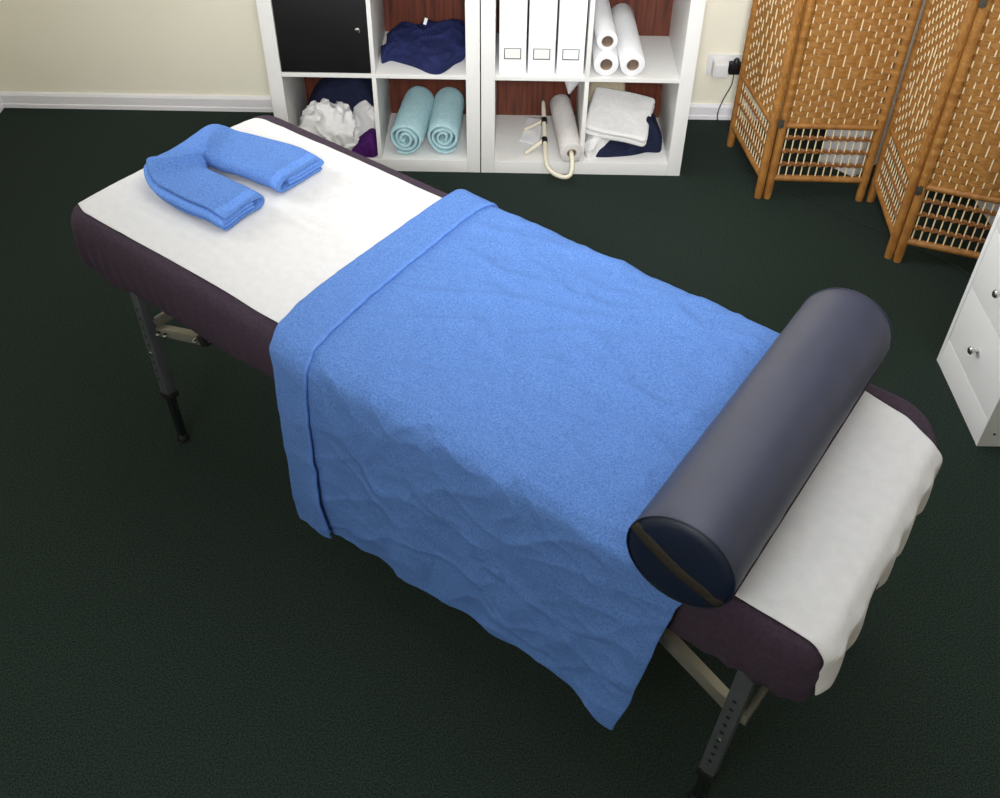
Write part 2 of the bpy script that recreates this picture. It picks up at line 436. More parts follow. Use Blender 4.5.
# white paper cone standing beside the holder
pc = MB(); pc.lathe([(.004, .0), (.022, .045), (.040, .09), (.040, .1), (.036, .1), (.020, .046), (.002, .004)], 28, Matrix.Translation((.352, .33, FL+.125)) @ Euler((.25, .1, 0)).to_matrix().to_4x4())
pc.mi = 1; pc.lathe([(.012, 0), (.014, .01), (.008, .06), (.006, .126)], 20, Matrix.Translation((.352, .33, FL)))
o = pc.build('paper_cone', [M['paper'], M['rubber']]); recenter(o); tag(o, 'white cone standing behind the paper roll holder next to the divider', 'cone')

# lower right compartment of the right unit
nr_ = heap('rolled_cloth', M['navy_dark'], [(.438, .07), (.47, .045), (.6, .06), (.66, .085), (.715, .09), (.725, .16), (.70, .24), (.6, .26), (.46, .25), (.43, .16)],
     FL, lambda x, y: .055+.095*max(0, min(1, (x-.58)/.07)), 'dark navy cloth rolled under the white folded towels', 'cloth', 21, .006, 9, .006, (9, 9, 18), side=2.2)
def slab(name, m, lo, hi, mtx, label, cat, seed, amp=.006, sc=10, nx=26, ny=20, group=None, layers=1, crease=.006):
    """soft folded towel: rounded slab with layered fold lines along its sides"""
    o = None
    sx, sy, sz = (hi[0]-lo[0])/2, (hi[1]-lo[1])/2, (hi[2]-lo[2])
    bm = bmesh.new()
    prof = []
    for l in range(layers):
        z0 = sz*l/layers; z1 = sz*(l+1)/layers; r = (z1-z0)/2
        for i in range(7):
            a = -PI/2+PI*i/6; prof.append((r*math.cos(a)-r, (z0+z1)/2+r*math.sin(a)*.97))
    per = []
    rc = .02
    for (cx, cy, a0) in ((sx-rc, sy-rc, 0), (-sx+rc, sy-rc, PI/2), (-sx+rc, -sy+rc, PI), (sx-rc, -sy+rc, 1.5*PI)):
        for i in range(6): a = a0+PI/2*i/5; per.append((cx+rc*math.cos(a), cy+rc*math.sin(a), math.cos(a), math.sin(a)))
    # densify
    P = []
    for i in range(len(per)):
        a, b = per[i], per[(i+1) % len(per)]
        n = max(1, int(math.hypot(b[0]-a[0], b[1]-a[1])/.012))
        for k in range(n): P.append(tuple(a[q]+(b[q]-a[q])*k/n for q in range(4)))
    cx, cy, cz = (lo[0]+hi[0])/2, (lo[1]+hi[1])/2, lo[2]
    def pos(x, y, z):
        p = Vector((cx+x, cy+y, cz+z)); w = min(1, z/.02)
        nv = NV3(p*sc+Vector((seed, seed*.3, 0)))*amp
        nv.z = nv.z*w + ridge(p, (9, 12, 9), seed)*crease*w
        return mtx @ (p+nv)
    rings = [[bm.verts.new(pos(x+nx_*o_, y+ny_*o_, z)) for x, y, nx_, ny_ in P] for o_, z in prof]
    for s in (.9, .75, .6, .45, .3, .15):
        rings.append([bm.verts.new(pos(x*s, y*s, sz)) for x, y, _, _ in P])
    n = len(P)
    for i in range(len(rings)-1):
        for j in range(n): bm.faces.new((rings[i][j], rings[i][(j+1) % n], rings[i+1][(j+1) % n], rings[i+1][j]))
    bm.faces.new(rings[0]); bm.faces.new(rings[-1])
    mb = MB(); mb.add(bm); o = mb.build(name, m)
    for p in o.data.polygons: p.use_smooth = True
    recenter(o); return tag(o, label, cat, group)
slab('folded_towel', M['white_cloth'], (-.125, -.115, 0), (.125, .115, .05), Matrix.Translation((.545, .165, .150)) @ Euler((.34, .12, -.2)).to_matrix().to_4x4(),
     'white folded towel draped on the dark navy cloth in the lower right compartment', 'towel', 37, .008, 9, layers=2, crease=.002)
heap('folded_towel', M['white_cloth'], [(.413, .05), (.45, .04), (.52, .1), (.57, .2), (.56, .32), (.45, .35), (.412, .3)],
     FL, lambda x, y: .085+.02*max(0,min(1,(y-.1)/.1)), 'white towel bunched against the divider in the lower right compartment', 'towel', 33, .010, 9, .016, (10, 10, 16))
heap('folded_cloth', M['beige_cloth'], [(.44, .345), (.52, .34), (.58, .35), (.57, .376), (.44, .376)], FL, lambda x, y: .285, 'beige cloth at the very back of the lower right compartment', 'cloth', 35, .003, 10, .003)

# ------------------------------------------------------------------ wall socket, plugs, cables
sr = tag(MB().box((.925, YB-.009, .2), (1.072, YB, .288), .003).build('wall_socket', M['plastic_white']), 'white double wall socket above the skirting', 'socket'); recenter(sr)
a = MB(); a.box((.945, YB-.058, .208), (1.005, YB-.0095, .272), .005); a.box((.952, YB-.0635, .214), (.998, YB-.058, .266), .003)
pa = a.build('plug_adaptor', M['plastic_white']); recenter(pa); tag(pa, 'white plug adaptor in the left half of the wall socket', 'plug')
b = MB(); bm_ = Matrix.Translation((1.037, YB-.034, .245))
b.box((-.024, -.012, -.028), (.024, .024, .02), .008, bm_); b.box((-.03, -.004, -.014), (-.02, .02, .012), .004, bm_)
b.lathe([(.014, 0), (.012, .012), (.006, .02)], 16, bm_ @ Matrix.Translation((.003, .004, .018)))
pb = b.build('plug', M['plastic_black']); recenter(pb); tag(pb, 'black plug in the right half of the wall socket', 'plug')
def cable(pts, r, label):
    P = [Vector(p) for p in pts]; out = []
    for i in range(len(P)-1):
        a, b_, c_, d_ = P[max(i-1, 0)], P[i], P[i+1], P[min(i+2, len(P)-1)]
        for k in range(8):
            f = k/8; out.append(.5*((2*b_)+(c_-a)*f+(2*a-5*b_+4*c_-d_)*f*f+(3*b_-a-3*c_+d_)*f**3))
    out.append(P[-1])
    o = MB().tube(out, r, 8).build('cable', M['rubber']); recenter(o); tag(o, label, 'cable')
cable([(1.036, YB-.036, .219), (1.036, YB-.04, .19), (1.03, YB-.042, .16), (1.012, YB-.04, .11), (1.0, YB-.036, .06), (1.0, YB-.034, .02), (1.01, YB-.05, .0042), (1.06, YB-.11, .003)], .0022, 'thin black cable hanging from the black plug to the carpet')
cable([(1.06, .06, .003), (1.13, -.06, .003), (1.17, -.10, .003), (1.237, -.14, .003), (1.363, -.255, .003), (1.44, -.335, .003), (1.53, -.40, .003), (1.6, -.483, .003), (1.71, -.60, .003), (1.8, -.8, .003)], .002, 'thin black cable lying on the carpet in front of the folding screen')

# ------------------------------------------------------------------ folding screen
scr = empty('folding_screen', (1.28, -.15, 0), 0, 'woven brown bamboo folding screen standing in a zigzag by the right wall', 'folding screen')
PH, ZB, ZM, RP = 1.72, .088, .305, .0155
def weave(w):
    """strips woven over pale sticks, with diamonds of long stitches"""
    x0, x1 = RP*.6, w-RP*.6
    npit = round((x1-x0)/.027); pit = (x1-x0)/npit
    cols = [x0+pit*(k+.5) for k in range(npit)]
    bm = bmesh.new(); rh_ = .0215
    nrow = int((PH-.045-ZM-.01)/rh_)
    jc = (npit-1)/2
    for i in range(nrow):
        zc = ZM+.012+rh_*(i+.5)
        ic = 10+22*round((i-10)/22)
        def ov(j):
            dd = abs(i-ic+.5)/7.6+abs(j-jc)/(npit*.39)
            if dd < 1: return 1 if ((i-ic+40)//2+j) % 2 else -1
            return 1 if (i+j) % 2 else -1
        A_ = .0034
        wr = 1 if i % 2 else -1
        key = [(-RP-.001, 0), (-RP*.6, -wr*RP*.86), (0, -wr*(RP+.001)), (RP*.7, -wr*RP*.8)]+[(cols[j], A_*ov(j)) for j in range(npit)]
        key += [(w-RP*.7, -wr*RP*.8), (w, -wr*(RP+.001)), (w+RP*.6, -wr*RP*.86), (w+RP+.001, 0)]
        pts = []
        for (xa, sa), (xb, sb) in zip(key, key[1:]):
            K_ = 6 if xa > RP and xb < w-RP else 3
            for k in range(K_):
                t = k/K_; s_ = (1-math.cos(PI*t))/2; pts.append((xa+(xb-xa)*t, sa+(sb-sa)*s_))
        pts.append(key[-1])
        h = rh_*.502; jit = random.uniform(-.0003, .0003)
        prev = None
        for x, y in pts:
            hh = h
            v = [bm.verts.new((x, y+.0003, zc-hh+jit)), bm.verts.new((x, y+.0009, zc+jit)), bm.verts.new((x, y+.0003, zc+hh+jit)),
                 bm.verts.new((x, y-.0003, zc+hh+jit)), bm.verts.new((x, y-.0009, zc+jit)), bm.verts.new((x, y-.0003, zc-hh+jit))]
            if prev:
                for q in range(6): bm.faces.new((prev[q], prev[(q+1) % 6], v[(q+1) % 6], v[q]))
            prev = v
    bmesh.ops.recalc_face_normals(bm, faces=bm.faces)
    return bm, cols
def panel(loc, rz, w):
    fr = MB()
    for x in (0, w):
        n = 60; fr.tube([(x, 0, PH*i/n) for i in range(n+1)], [RP*(1 if i else .9)*(1+.03*(i % 2)) for i in range(n+1)], 14)
    for z, r in ((ZB, .0125), (ZM, .0115), (PH-.04, .0125)):
        fr.tube([(w*i/12, 0, z) for i in range(13)], r, 12)
    f = fr.build('panel_frame', M['bamboo'], scr)
    f.location = Vector(loc)-Vector((1.28, -.15, 0)); f.rotation_euler = (0, 0, rz)
    bm, cols = weave(w)
    mb = MB(); mb.bm.free(); mb.bm = bm
    n = len(bm.faces)
    mb.mi = 1
    for x in cols: mb.tube([(x, 0, ZM), (x, 0, PH-.04)], .0024, 6)
    wv = mb.build('woven_panel', [M['strip'], M['stick']], f)
    lt = MB(); lt.mi = 0
    for x in cols: lt.tube([(x, 0, ZB), (x, 0, ZM)], .0026, 8)
    lt.build('lattice_sticks', M['stick'], f)
    cd = MB(); pit = cols[1]-cols[0]
    for q in range(3):
        z = ZB+(ZM-ZB)*(.27+.25*q)
        for s in (1, -1):
            pts = []
            K = int(w/.0045)
            for k in range(K+1):
                x = RP*.5+(w-RP)*k/K
                ph = PI*(x-cols[0])/pit
                pts.append((x, s*.0056*math.cos(ph), z+s*.0045*math.sin(ph)-.002*math.cos(2*ph)))
            cd.tube(pts, .0046, 7)
    cd.build('twisted_cords', M['cord'], f)
    return f
panel((1.027, .25, 0), math.atan2(-.395, .047), .398)
panel((1.108, -.147, 0), math.atan2(-.008, .35), .352)
panel((1.503, -.157, 0), math.atan2(-.375, -.03), .376)
panel((1.498, -.553, 0), math.atan2(-.35, .937), .385)
for (x, y), zs in (((1.091, -.158), (.325, .9, 1.5)), ((1.481, -.556), (.30, .93, 1.5)), ((1.477, -.14), (.34, .95, 1.5))):
    for z in zs:
        hb = MB(); hb.box((-.011, -.0165, -.016), (.011, -.0145, .016), .0006)
        hb.tube([(0, -.016, -.018), (0, -.016, .018)], .0032, 10)
        h = hb.build('hinge', M['hinge'], scr); h.location = (x-1.28, y+.15-.004, z)
        if y > -.15: h.location.y += .034; h.rotation_euler = (0, 0, PI)

# pale things standing behind the screen
wc = empty('storage_box', (1.366+.057+.11, .135-.063+.1, 0), math.atan2(-.74, .67), 'tall white storage box seen through the lattice of the folding screen', 'storage box')
m = MB(); m.box((-.085, -.15, .0), (.085, .15, .72), .008); m.build('box', M['plastic_white'], wc)
MB().box((-.09, -.155, .72), (.09, .155, .745), .006).build('lid', M['plastic_white'], wc)
tag(MB().box((-.01, -.158, .27), (.022, -.150, .30), .002).build('latch', M['blue_mark'], wc), 'blue latch')
heap('laundry_bag', M['paper_grey'], [(1.915, -.5), (1.95, -.55), (2.1, -.5), (2.15, -.3), (2.1, -.08), (1.96, -.05), (1.918, -.1), (1.912, -.3)], 0.0, lambda x, y: .34, 'pale bag on the floor behind the lattice at the right edge', 'bag', 41, .004, 6, .006, (6, 6, 6), side=6)

# ------------------------------------------------------------------ white drawer unit on the right
du = empty('drawer_unit', (1.476+.225, -1.28, 0), 0, 'white drawer unit with round knobs at the right edge', 'drawer unit')
X0, X1, Y0, Y1 = -.225, .225, -.19, .19
m = MB()
m.box((X0, Y1-.018, 0), (X1, Y1, .72), .001); m.box((X0+.0, Y0, 0), (X1, Y0+.012, .72), .001)
m.box((X0+.001, Y0+.012, .0), (X1, Y1-.018, .098), .001); m.box((X1-.012, Y0+.012, .098), (X1, Y1-.018, .70), .001)
m.box((X0, Y0-.004, .72), (X1, Y1+.004, .738), .001)
m.build('carcass', M['drawer_lam'], du)
MB().tube([(X0+.035, Y0+.002, .05), (X0+.035, Y0-.0012, .05)], .004, 12).build('screw_cap', M['dark_metal'], du)
for k in range(3):
    z0 = .101+.205*k
    dr = MB().box((X0+.0015, Y0+.0135, z0), (X0+.019, Y1-.0195, z0+.2025), .0015); dr.box((X0+.019, Y0+.03, z0+.02), (X1-.03, Y1-.035, z0+.17), .001)
    dd = dr.build('drawer', M['drawer_lam'], du)
    kn = MB().lathe([(.006, 0), (.005, .01), (.011, .016), (.0125, .022), (.009, .027), (.001, .0285)], 20,
        Matrix.Translation((X0+.0015, .002, z0+.098)) @ Matrix.Rotation(-PI/2, 4, 'Y')).build('knob', M['chrome'], dd)
    tag(kn, 'small chrome knob')

# ------------------------------------------------------------------ massage table (u along, v across, z up)
O2 = Vector((-.9585172, -1.39441067, 0)); RZ = math.atan2(-.61007233, .79234573)
tab = empty('massage_table', O2+Matrix.Rotation(RZ, 3, 'Z') @ Vector((.98, .32, 0)), RZ, 'portable massage table with grey telescopic metal legs under the covers', 'massage table')
def T(u, v, z): return Vector((u-.98, v-.32, z))
UMIN, UMAX, VMIN, VMAX = -.055, 1.995, -.02, .665
def rrect(u0, u1, v0, v1, r, step=.012, rf=None, rn=None):
    rf = rf or r; rn = rn or rf
    P = []
    for cx, cy, a0, rr in ((u1-rf, v1-rf, 0, rf), (u0+r, v1-r, PI/2, r), (u0+r, v0+r, PI, r), (u1-rn, v0+rn, 1.5*PI, rn)):
        for i in range(10): a = a0+PI/2*i/9; P.append((cx+rr*math.cos(a), cy+rr*math.sin(a), math.cos(a), math.sin(a)))
    out = []
    for i in range(len(P)):
        a, b = P[i], P[(i+1) % len(P)]; n = max(1, int(math.hypot(b[0]-a[0], b[1]-a[1])/step))
        for k in range(n): out.append(tuple(a[q]+(b[q]-a[q])*k/n for q in range(4)))
    return out
def skew(u, v): return max(0, min(1, (u-1.7)/.28))*(.012-.034*v/.6)
def loft(P, prof, fn, cap=True):
    bm = bmesh.new(); n = len(P)
    rings = [[bm.verts.new(fn(x+nx*o, y+ny*o, z, nx, ny, j)) for j, (x, y, nx, ny) in enumerate(P)] for o, z in prof]
    for i in range(len(rings)-1):
        for j in range(n): bm.faces.new((rings[i][j], rings[i][(j+1) % n], rings[i+1][(j+1) % n], rings[i+1][j]))
    if cap: bm.faces.new(rings[0]); bm.faces.new(rings[-1])
    return bm
# padded top
m = MB(); m.add(loft(rrect(UMIN+.012, UMAX-.012, VMIN+.012, VMAX-.012, .06, .012, .12, .05), [(-.02, .625), (0, .63), (.0, .672), (-.006, .684), (-.02, .689)], lambda x, y, z, a, b, j: T(x+skew(x, y), y, z)))
m.build('padded_top', M['velour'], tab)
m = MB()
for v in (.03, .615): m.box(T(.0, v-.012, .575), T(1.94, v+.012, .6245), .002)
for u in (.0, .96, 1.94): m.box(T(u-.012, .043, .58), T(u+.012, .602, .6245), .002)
m.build('under_frame', M['dark_steel'], tab)
def leg(u0, u1, vb, vt, zcap):
    """telescopic leg from floor (u0, vb) to frame (u1, vt)"""
    b = T(u0, vb, 0); t = T(u1, vt, .60); d = t-b
    pt = lambda z: b+d*(z/.60)
    lg = MB(); lg.bar(pt(zcap), pt(.60), .032, .038, .0145)
    o = lg.build('leg', M['steel'], tab)
    if vb < .3:
        for i in range(9):
            p = pt(zcap+.06+.028*i)
            if i == 3:
                MB().lathe([(.0055, 0), (.005, .003), (.001, .0042)], 12, Matrix.Translation(p+Vector((0, -.0158, 0))) @ Matrix.Rotation(PI/2, 4, 'X')).build('spring_button', M['chrome'], o)
            else:
                MB().tube([p+Vector((0, -.0150, 0)), p+Vector((0, -.0163, 0))], .0048, 12).build('adjustment_hole', M['rubber'], o)
    c = MB(); c.bar(pt(zcap-.012), pt(zcap+.012), .039, .039, .010); c.build('collar', M['rubber'], o)
    n_ = MB(); n_.bar(pt(.012), pt(zcap-.01), .022, .022, .006); n_.build('inner_tube', M['dark_steel'], o)
    f = MB(); f.lathe([(.017, 0), (.018, .004), (.015, .014), (.012, .02)], 20, Matrix.Translation(pt(0))); f.build('rubber_foot', M['rubber'], o)
    return o
for vb, vt in ((.008, .028), (.637, .617)):
    leg(.176, .12, vb, vt, .165); leg(1.872, 1.892, vb, vt, .125)
for u, z in ((.150, .395), (1.908, .345)):
    b = MB(); b.bar(T(u, .022, z), T(u, .60, z), .012, .03); tag(b.build('cross_bar', M['alu'], tab), 'pale metal cross bar')
for v in (.05, .595):
    b = MB(); b.bar(T(.152, v-.01, .372), T(.345, v, .434), .022, .026); o = b.build('folding_brace', M['alu'], tab)
    b = MB(); b.bar(T(.337, v, .431), T(.362, v, .440), .026, .030); b.build('end_cap', M['rubber'], o)
    for du_, dz_ in ((.0, .0), (.03, .010), (.16, .056)):
        w = MB(); w.lathe([(.007, 0), (.007, .005), (.003, .012), (.0005, .0125)], 8, Matrix.Translation(T(.175+du_, v-.0225+du_*.04, .379+dz_)) @ Matrix.Rotation(PI/2, 4, 'X')); w.build('bolt', M['chrome'], o)
    b = MB(); b.bar(T(.36, v, .436), T(.62, v, .56), .006, .006, .001); b.build('stay_wire', M['alu'], o)
    b = MB(); b.bar(T(1.888, v-.012, .335), T(1.56, v-.012, .505), .022, .03); b.build('folding_brace', M['alu'], tab)
# fitted purple cover
P = rrect(UMIN, UMAX, VMIN, VMAX, .065, .008, .13, .05)
prof = [(-.045, .5955), (-.03, .565), (-.016, .545), (-.006, .535), (-.001, .54), (.003, .56), (.005, .585), (.006, .61), (.006, .635), (.004, .655), (-.001, .672), (-.008, .685), (-.018, .6925), (-.03, .695), (-.06, .6955), (-.14, .6955), (-.25, .6955)]
def cov(x, y, z, nx, ny, j):
    s = x*1.0-y*1.0 if abs(ny) > .5 else y
    w = max(0, min(1, (.66-z)/.1))
    endw = math.exp(-((x-UMIN)/.3)**2)+.8*math.exp(-((x-UMAX)/.2)**2)
    g = (math.sin(j*1.05+3*N3(Vector((j*.05, 1, z*4))))*.0042*(.2+1.2*endw) + N3(Vector((x*9, y*9, z*14)))*.008)*w
    dz = (N3(Vector((x*5, y*5, 9)))*.012+math.sin(j*1.05)*.003+ .03*math.sin(max(0, min(1, x/2))*PI)*0)*w
    return Vector((x+nx*g+skew(x, y), y+ny*g, z+dz))
m = MB(); m.add(loft(P, prof, cov, False)); bmf = m.bm
bmf.verts.ensure_lookup_table()
nP = len(P); bmf.faces.new([bmf.verts[(len(prof)-1)*nP+j] for j in range(nP)])
cv = m.build('couch_cover', M['velour']); recenter(cv, O2, RZ); tag(cv, 'dark purple velour cover fitted over the massage table top', 'cover')

# draping over the long edges
RE = .03
def drape(d, r=RE):
    if d <= 0: return d, 0
    if d < r*PI/2: return r*math.sin(d/r), r*(1-math.cos(d/r))
    return r, r+d-r*PI/2
# white sheet
rows = []
NU, NV = 190, 70
for i in range(NU+1):
    row = []
    for j in range(NV+1):
        t = j/NV
        s = -.07+(2.095+.07)*i/NU                        # arc length along the table
        vn = interp(s, [(-.06, .03), (.02, .006), (.4, .014), (1.6, .004), (1.9, .0), (1.96, -.001), (2.02, -.006), (2.11, -.004)]) + .002*N3(Vector((s*7, 0, 3)))
        vf = interp(s, [(-.06, .585), (.0, .612), (.3, .617), (1.5, .622), (1.78, .618), (1.9, .597), (1.97, .562), (2.11, .545)]) + .003*N3(Vector((s*9, 5, 3)))
        v = vn+(vf-vn)*t
        # head end: follows the rounded corner and tucks over the edge
        hu = UMIN+.022+.012*(abs(t-.5)*2)**3
        if s < hu+.0:
            o_, dr = drape(hu-s, .02); u = hu-o_; dz = dr*.9
        else:
            ce = max(0, VMIN+.05-v); cf = max(0, v-(VMAX-.13))
            uo = UMAX-(.05-math.sqrt(max(0, .05**2-ce**2)))-(.13-math.sqrt(max(0, .13**2-cf**2)))
            eu = uo-.032
            o_, dr = drape(s-eu, .039); u = eu+o_ if s > eu else s; dz = dr if s > eu else 0
        # near edge rolls slightly over the long side
        o2, d2 = drape(.012-v, .03) if v < .012 else (0, 0)
        z = .6985-dz-d2*.9
        p = Vector((u, v, z))
        n_ = .0016*N3(Vector((u*6, v*16, 1)))+.0018*ridge((u, v, 0), (5, 16, 1), 2)+.0030*max(0, min(1, (u-1.86)/.12))*(N3(Vector((u*5, v*24, 5)))*.6+ridge((u, v, 0), (2, 13, 1), 6))
        p.z += n_*(1 if dz < .005 else .3)
        if dz > .02:
            p.x += .006+.006*math.sin(v*55+5*N3(Vector((v*6, z*5, 0))))*min(1, dz/.08)
        p.x += skew(p.x, p.y)
        row.append(p)
    rows.append(row)
o = MB().grid(rows).build('bed_sheet', M['sheet']); solid(o, .002, 1); subsurf(o); recenter(o, O2, RZ)
tag(o, 'white sheet spread along the massage table top and over its foot end', 'sheet')

# blue blanket
ZT = .7045
BOT = [(.69, .098), (.706, .100), (.78, .126), (.847, .152), (.942, .166), (1.183, .178), (1.415, .212), (1.524, .192), (1.618, .180), (1.664, .162), (1.72, .158)]
RB = .045
UH = [(-.666, .680), (-.546, .681), (-.346, .690), (-.146, .704), (-.076, .712), (0, .730), (.04, .742), (.1, .746), (.2, .742), (.3, .738), (.47, .736), (.66, .736)]
UM = [(-.666, .786), (-.59, .776), (-.34, .797), (-.2, .812), (-.06, .832), (0, .845), (.045, .852), (.09, .850), (.15, .840), (.3, .838), (.38, .848), (.6, .876), (.68, .882)]
UF = [(-.62, 1.73), (-.3, 1.755), (0, 1.772), (.05, 1.772), (.1, 1.754), (.23, 1.734), (.43, 1.710), (.56, 1.686), (.65, 1.664)]
VE, VFE = VMIN+RB-.012, VMAX-RE+.008
def blanket_pt(ua, t):
    """t: 0 bottom of the near hang .. 1 bottom of the far hang; ua(a) gives u at arc distance a beyond the near edge"""
    TL, TR = .47, .86
    if t < TL:
        k = 1-t/TL
        zb = interp(ua(.6), BOT)
        Lh = (ZT-zb)-RB+RB*PI/2
        a = k*Lh
        o_, dr = drape(a, RB)
        return Vector((ua(a), VE-o_, ZT-dr)), dr, -1, o_/RB
    if t > TR:
        o_, dr = drape((t-TR)/(1-TR)*.22)
        return Vector((ua(-.65), VFE+o_, ZT-dr)), dr, 1, o_/RE
    v = VE+(VFE-VE)*(t-TL)/(TR-TL)
    return Vector((ua(VE-v), v, ZT)), 0, -1, 0
def blanket_disp(p, drop, sg, k, lift):
    out = Vector((0, sg*k, math.sqrt(max(0, 1-k*k))))
    w = min(1, drop/.45) if sg < 0 else min(1, drop/.2)
    a = lift+.001
    a += (.006+.004*N3(Vector((p.x*3, p.y*3, p.z*3)))) *(.5 if drop < .02 else 1)*.6
    # creases on the top, hanging folds on the sides
    q = Vector((p.x, p.y+drop*sg*.9, 0))
    cw = max(.25, min(1, (p.x-.70)/.25))
    a += cw*(.0056*ridge((q.x+.55*q.y, q.y-.55*q.x, 0), (3.2, 8, 1), 4)+.0046*ridge((q.x-.3*q.y, q.y+.3*q.x, 0), (6, 12, 1), 9)+.0018*ridge((q.x, q.y, 0), (17, 17, 1), 13))
    a += .0016*N3(Vector((q.x*18, q.y*18, 2)))
    if sg < 0:
        a += w*(.008+.006*math.sin(p.x*24+2.6*N3(Vector((p.x*2.2, drop*2.0, 4))))+.004*math.sin(p.x*47+2*drop*6)*w+.010*N3(Vector((p.x*5+drop*4, drop*6-p.x*3, 7))))
    return p+out*a + (Vector((0, 0, .006*w*math.sin(p.x*60)*N3(Vector((p.x*9, 2, 2))))) if sg < 0 else Vector())
rows = []
NU, NV = 150, 190
for i in range(NU+1):
    row = []
    for j in range(NV+1):
        t = j/NV; f = i/NU
        ua = lambda a: interp(a, UH)*(1-f)+interp(a, UF)*f + (.004 if f == 0 else 0)
        p, dr, sg, k = blanket_pt(ua, t)
        row.append(blanket_disp(p, dr, sg, k, 0))
    rows.append(row)
bl = MB().grid(rows).build('blanket', M['terry']); solid(bl, .0035, 0); subsurf(bl)
# folded-back band along the head edge
rows = []; edge = []
NB = 18
for i in range(NB+1):
    row = []
    f = i/NB
    for j in range(NV+1):
        t = j/NV
        ua = lambda a: (interp(a, UH)-.004)*(1-f)+interp(a, UM)*f
        p, dr, sg, k = blanket_pt(ua, t)
        lift = .0075-.0035*max(0, f-.8)/.2 - .004*max(0, .12-f)/.12
        if sg < 0: lift += .012*min(1, dr/.45)*f
        p = blanket_disp(p, dr, sg, k, lift); row.append(p)
    rows.append(row)
bd = MB().grid(rows).build('folded_band', M['terry'], bl); solid(bd, .006, 0); subsurf(bd)
hm = MB().tube([p+Vector((0, 0, .0015)) for p in rows[-1][4:-2]], .0042, 8).build('hem', M['terry_flat'], bl)
recenter(bl, O2, RZ); tag(bl, 'large blue terry blanket draped across the massage table, folded back at one edge', 'blanket')

# bolster
BR = .0940
bc = Vector((1.74, 0, .7105+BR)); v0, v1 = -.078, .632
bol = empty('bolster', O2+Matrix.Rotation(RZ, 3, 'Z') @ Vector((1.735, .277, .7105)), RZ+.062, 'navy leather bolster cushion lying across the massage table', 'bolster')
L = v1-v0
mt = Matrix.Translation((0, -L/2, BR)) @ Matrix.Rotation(-PI/2, 4, 'X')
nseg = 64
prof = [(BR-.0015, 0), (BR, .004)]+[(BR*(1-.003*math.sin(i*1.9)), .004+(L-.008)*i/24) for i in range(1, 24)]+[(BR, L-.004), (BR-.0015, L)]
bb = MB(); bb.lathe(prof, nseg, mt, False)
for v in bb.bm.verts:
    if v.co.z < .004: v.co.z = .004-.004*min(1, (.004-v.co.z)/.01)
    a = math.atan2(v.co.z-BR, v.co.x)
    v.co += Vector((v.co.x, 0, v.co.z-BR)).normalized()*(.0012*ridge((a*.5, v.co.y, 0), (5, 16, 1), 3)*(1 if abs(a+.3) < .7 else .2))
bb.build('body', M['leather'], bol)
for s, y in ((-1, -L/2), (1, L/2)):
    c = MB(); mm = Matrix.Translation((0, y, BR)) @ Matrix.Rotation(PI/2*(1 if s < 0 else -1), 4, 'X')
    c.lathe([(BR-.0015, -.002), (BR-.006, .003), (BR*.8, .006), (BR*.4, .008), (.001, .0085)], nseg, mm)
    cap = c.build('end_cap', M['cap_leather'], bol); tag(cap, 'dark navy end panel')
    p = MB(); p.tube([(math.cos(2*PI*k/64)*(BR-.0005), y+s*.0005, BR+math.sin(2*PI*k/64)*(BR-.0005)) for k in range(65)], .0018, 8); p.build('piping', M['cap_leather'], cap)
# zip strip: over the near end and along the lower foot-side
AZ = math.radians(-27); AS = math.radians(-11)
z = MB()
cx_, cz_ = math.cos(AZ), math.sin(AZ); nx_, nz_ = -cz_, cx_
rows = []
for s in (-.0125, -.0065, 0, .0065, .0125):
    row = []
    for i in range(25):
        r = -BR*.985+2*BR*.985*i/24
        y = -L/2-.0015-.0085*(1-(abs(r)/BR)**1.7)-(.002 if abs(s) < .008 else 0)
        rr = math.sqrt(max(0, (BR*.988)**2-s*s)); r = max(-rr, min(rr, r))
        row.append(Vector((cx_*r+nx_*(s-.006), y, BR+cz_*r+nz_*(s-.006))))
    rows.append(row)
z.grid(rows)
rows = []
for s in (-.008, -.004, 0, .004, .008):
    a = AS+(s-.006)/BR; R_ = BR+.0014+(.0012 if abs(s) < .006 else 0)
    rows.append([Vector((math.cos(a)*R_, -L/2+.001+(L-.02)*i/40, BR+math.sin(a)*R_)) for i in range(41)])
z.grid(rows)
zo = z.build('zip', M['zip'], bol); solid(zo, .0012, 0); tag(zo, 'dark olive zip strip')

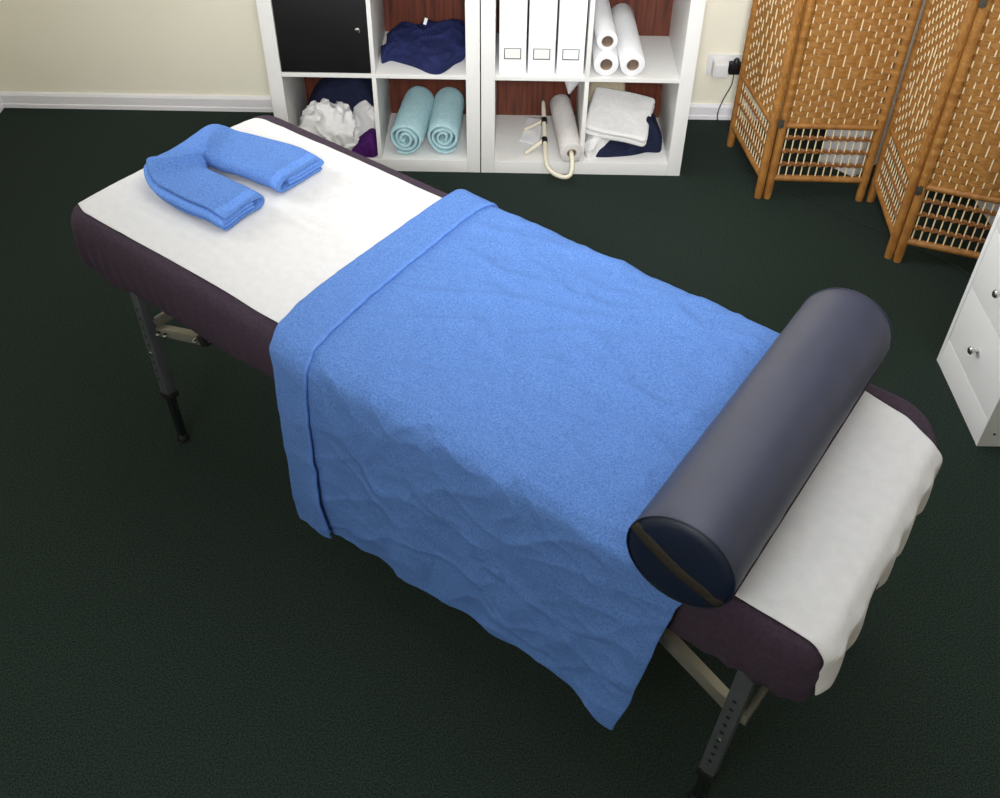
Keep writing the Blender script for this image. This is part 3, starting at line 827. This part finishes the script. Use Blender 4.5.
# ------------------------------------------------------------------ folded hand towel in a horseshoe
def horseshoe():
    ctrl = [((.356, .226), .128), ((.28, .219), .130), ((.20, .214), .132), ((.13, .217), .134), ((.080, .238), .138), ((.044, .290), .105), ((.036, .335), .100), ((.056, .382), .128),
            ((.115, .412), .138), ((.19, .431), .148), ((.27, .444), .150), ((.338, .449), .150)]
    P = [Vector((c[0][0], c[0][1], 0)) for c in ctrl]; Wd = [c[1] for c in ctrl]
    pts, ws = [], []
    for i in range(len(P)-1):
        a, b_, c_, d_ = P[max(i-1, 0)], P[i], P[i+1], P[min(i+2, len(P)-1)]
        for k in range(6):
            f = k/6; pts.append(.5*((2*b_)+(c_-a)*f+(2*a-5*b_+4*c_-d_)*f*f+(3*b_-a-3*c_+d_)*f**3)); ws.append(Wd[i]+(Wd[i+1]-Wd[i])*f)
    pts.append(P[-1]); ws.append(Wd[-1])
    # section of the folded towel: two turns of a flat roll (unit half width)
    th = .0115
    lev = [.0065, .0185, .030, .0415]
    sec = []
    def run(x0, x1, z, n=12):
        for i in range(n+1): sec.append((x0+(x1-x0)*i/n, z))
    def turn(x, z0, z1, s, n=6):
        for i in range(1, n): a = -PI/2+PI*i/n; sec.append((x+s*(z1-z0)/2*math.cos(a)*1.2, (z0+z1)/2+(z1-z0)/2*math.sin(a)))
    e = .052
    run(.05, -e, .0185); turn(-e, .0185, .030, -1, 5); run(-e, e+.003, .030)
    sec2 = []
    # outer wrap: bottom layer from the near side, round the far side, over the top
    sec = []
    run(-.058, .055, .0065); turn(.055, .0065, .0415, 1, 8); run(.055, -.054, .0415)
    a_sec = sec; sec = []
    run(.045, -.054, .0185); turn(-.054, .0185, .030, -1, 5); run(-.054, .046, .030)
    b_sec = sec
    return pts, ws, a_sec, b_sec
pts, ws, sa, sb = horseshoe()
def frames(pts, ws):
    fr = []
    for i, p in enumerate(pts):
        t = (pts[min(i+1, len(pts)-1)]-pts[max(i-1, 0)]).normalized()
        ex = Vector((t.y, -t.x, 0)) * (ws[i]/.128)
        s = i/(len(pts)-1)
        lift = 0
        k = 1.06+.55*math.exp(-((s-.355)/.035)**2)+.42*math.exp(-((s-.645)/.04)**2)-.30*math.exp(-((s-.5)/.07)**2)
        end = max(0, 1-min(s, 1-s)/.07)
        k *= 1-.22*end
        fr.append((Vector((p.x, p.y, .7025)), ex, Vector((0, 0, k))))
    return fr
ht = ribbon_sweep('folded_hand_towel', M['terry'], sa, .0105, frames(pts, ws), 51, .0035)
ht.data.materials.append(M['terry_flat'])
npf = 2*(len(sa)-1)+2
for k_ in list(range(1, 3))+list(range(len(pts)-4, len(pts)-2)):
    for p in ht.data.polygons[k_*npf:(k_+1)*npf]: p.material_index = 1
inner = ribbon_sweep('inner_fold', M['terry_flat'], sb, .0100, frames(pts, ws)[:], 51, .0030, parent=ht)
for o in (ht, inner):
    for v in o.data.vertices:
        if v.co.z < .7032: v.co.z = .7032
recenter(ht, O2, RZ); tag(ht, 'blue hand towel folded into a horseshoe on the white sheet', 'towel')

# ------------------------------------------------------------------ lights
def area(name, loc, target, size, power, col=(1, 1, 1), sy=None):
    l = bpy.data.lights.new(name, 'AREA'); l.energy = power; l.color = col; l.size = size
    if sy: l.shape = 'RECTANGLE'; l.size_y = sy
    o = bpy.data.objects.new(name, l); COL.objects.link(o); o.location = loc
    o.rotation_euler = (Vector(target)-Vector(loc)).to_track_quat('-Z', 'Y').to_euler()
    return o
LC = (.965, .985, 1)
area('ceiling_light', (.1, -.2, 2.47), (.1, -.2, 0), 1.5, 11, LC)
area('ceiling_light', (.75, -1.95, 2.47), (.75, -1.95, 0), 1.8, 24, LC)
fl = area('flash', (.15, -3.8, 2.3), (.32, .48, 1.15), .6, 23, LC); fl.data.spread = math.radians(58)
fill = area('drawer_fill', (-1.95, -.5, 1.5), (1.45, -1.35, .45), .8, 6.5, LC); fill.data.spread = math.radians(70)  # fill added from the left to brighten drawer fronts and bolster; no window there
area('bounce', (-1.3, -4.4, 2.3), (.4, .2, .8), 1.1, 36, LC)
w = bpy.data.worlds.new('world'); SC.world = w; w.use_nodes = True
w.node_tree.nodes['Background'].inputs[0].default_value = (.9, .95, 1, 1); w.node_tree.nodes['Background'].inputs[1].default_value = .15
vs = SC.view_settings
vs.view_transform = 'Standard'; vs.look = 'None'; vs.gamma = 1; vs.use_curve_mapping = False; vs.exposure = 0
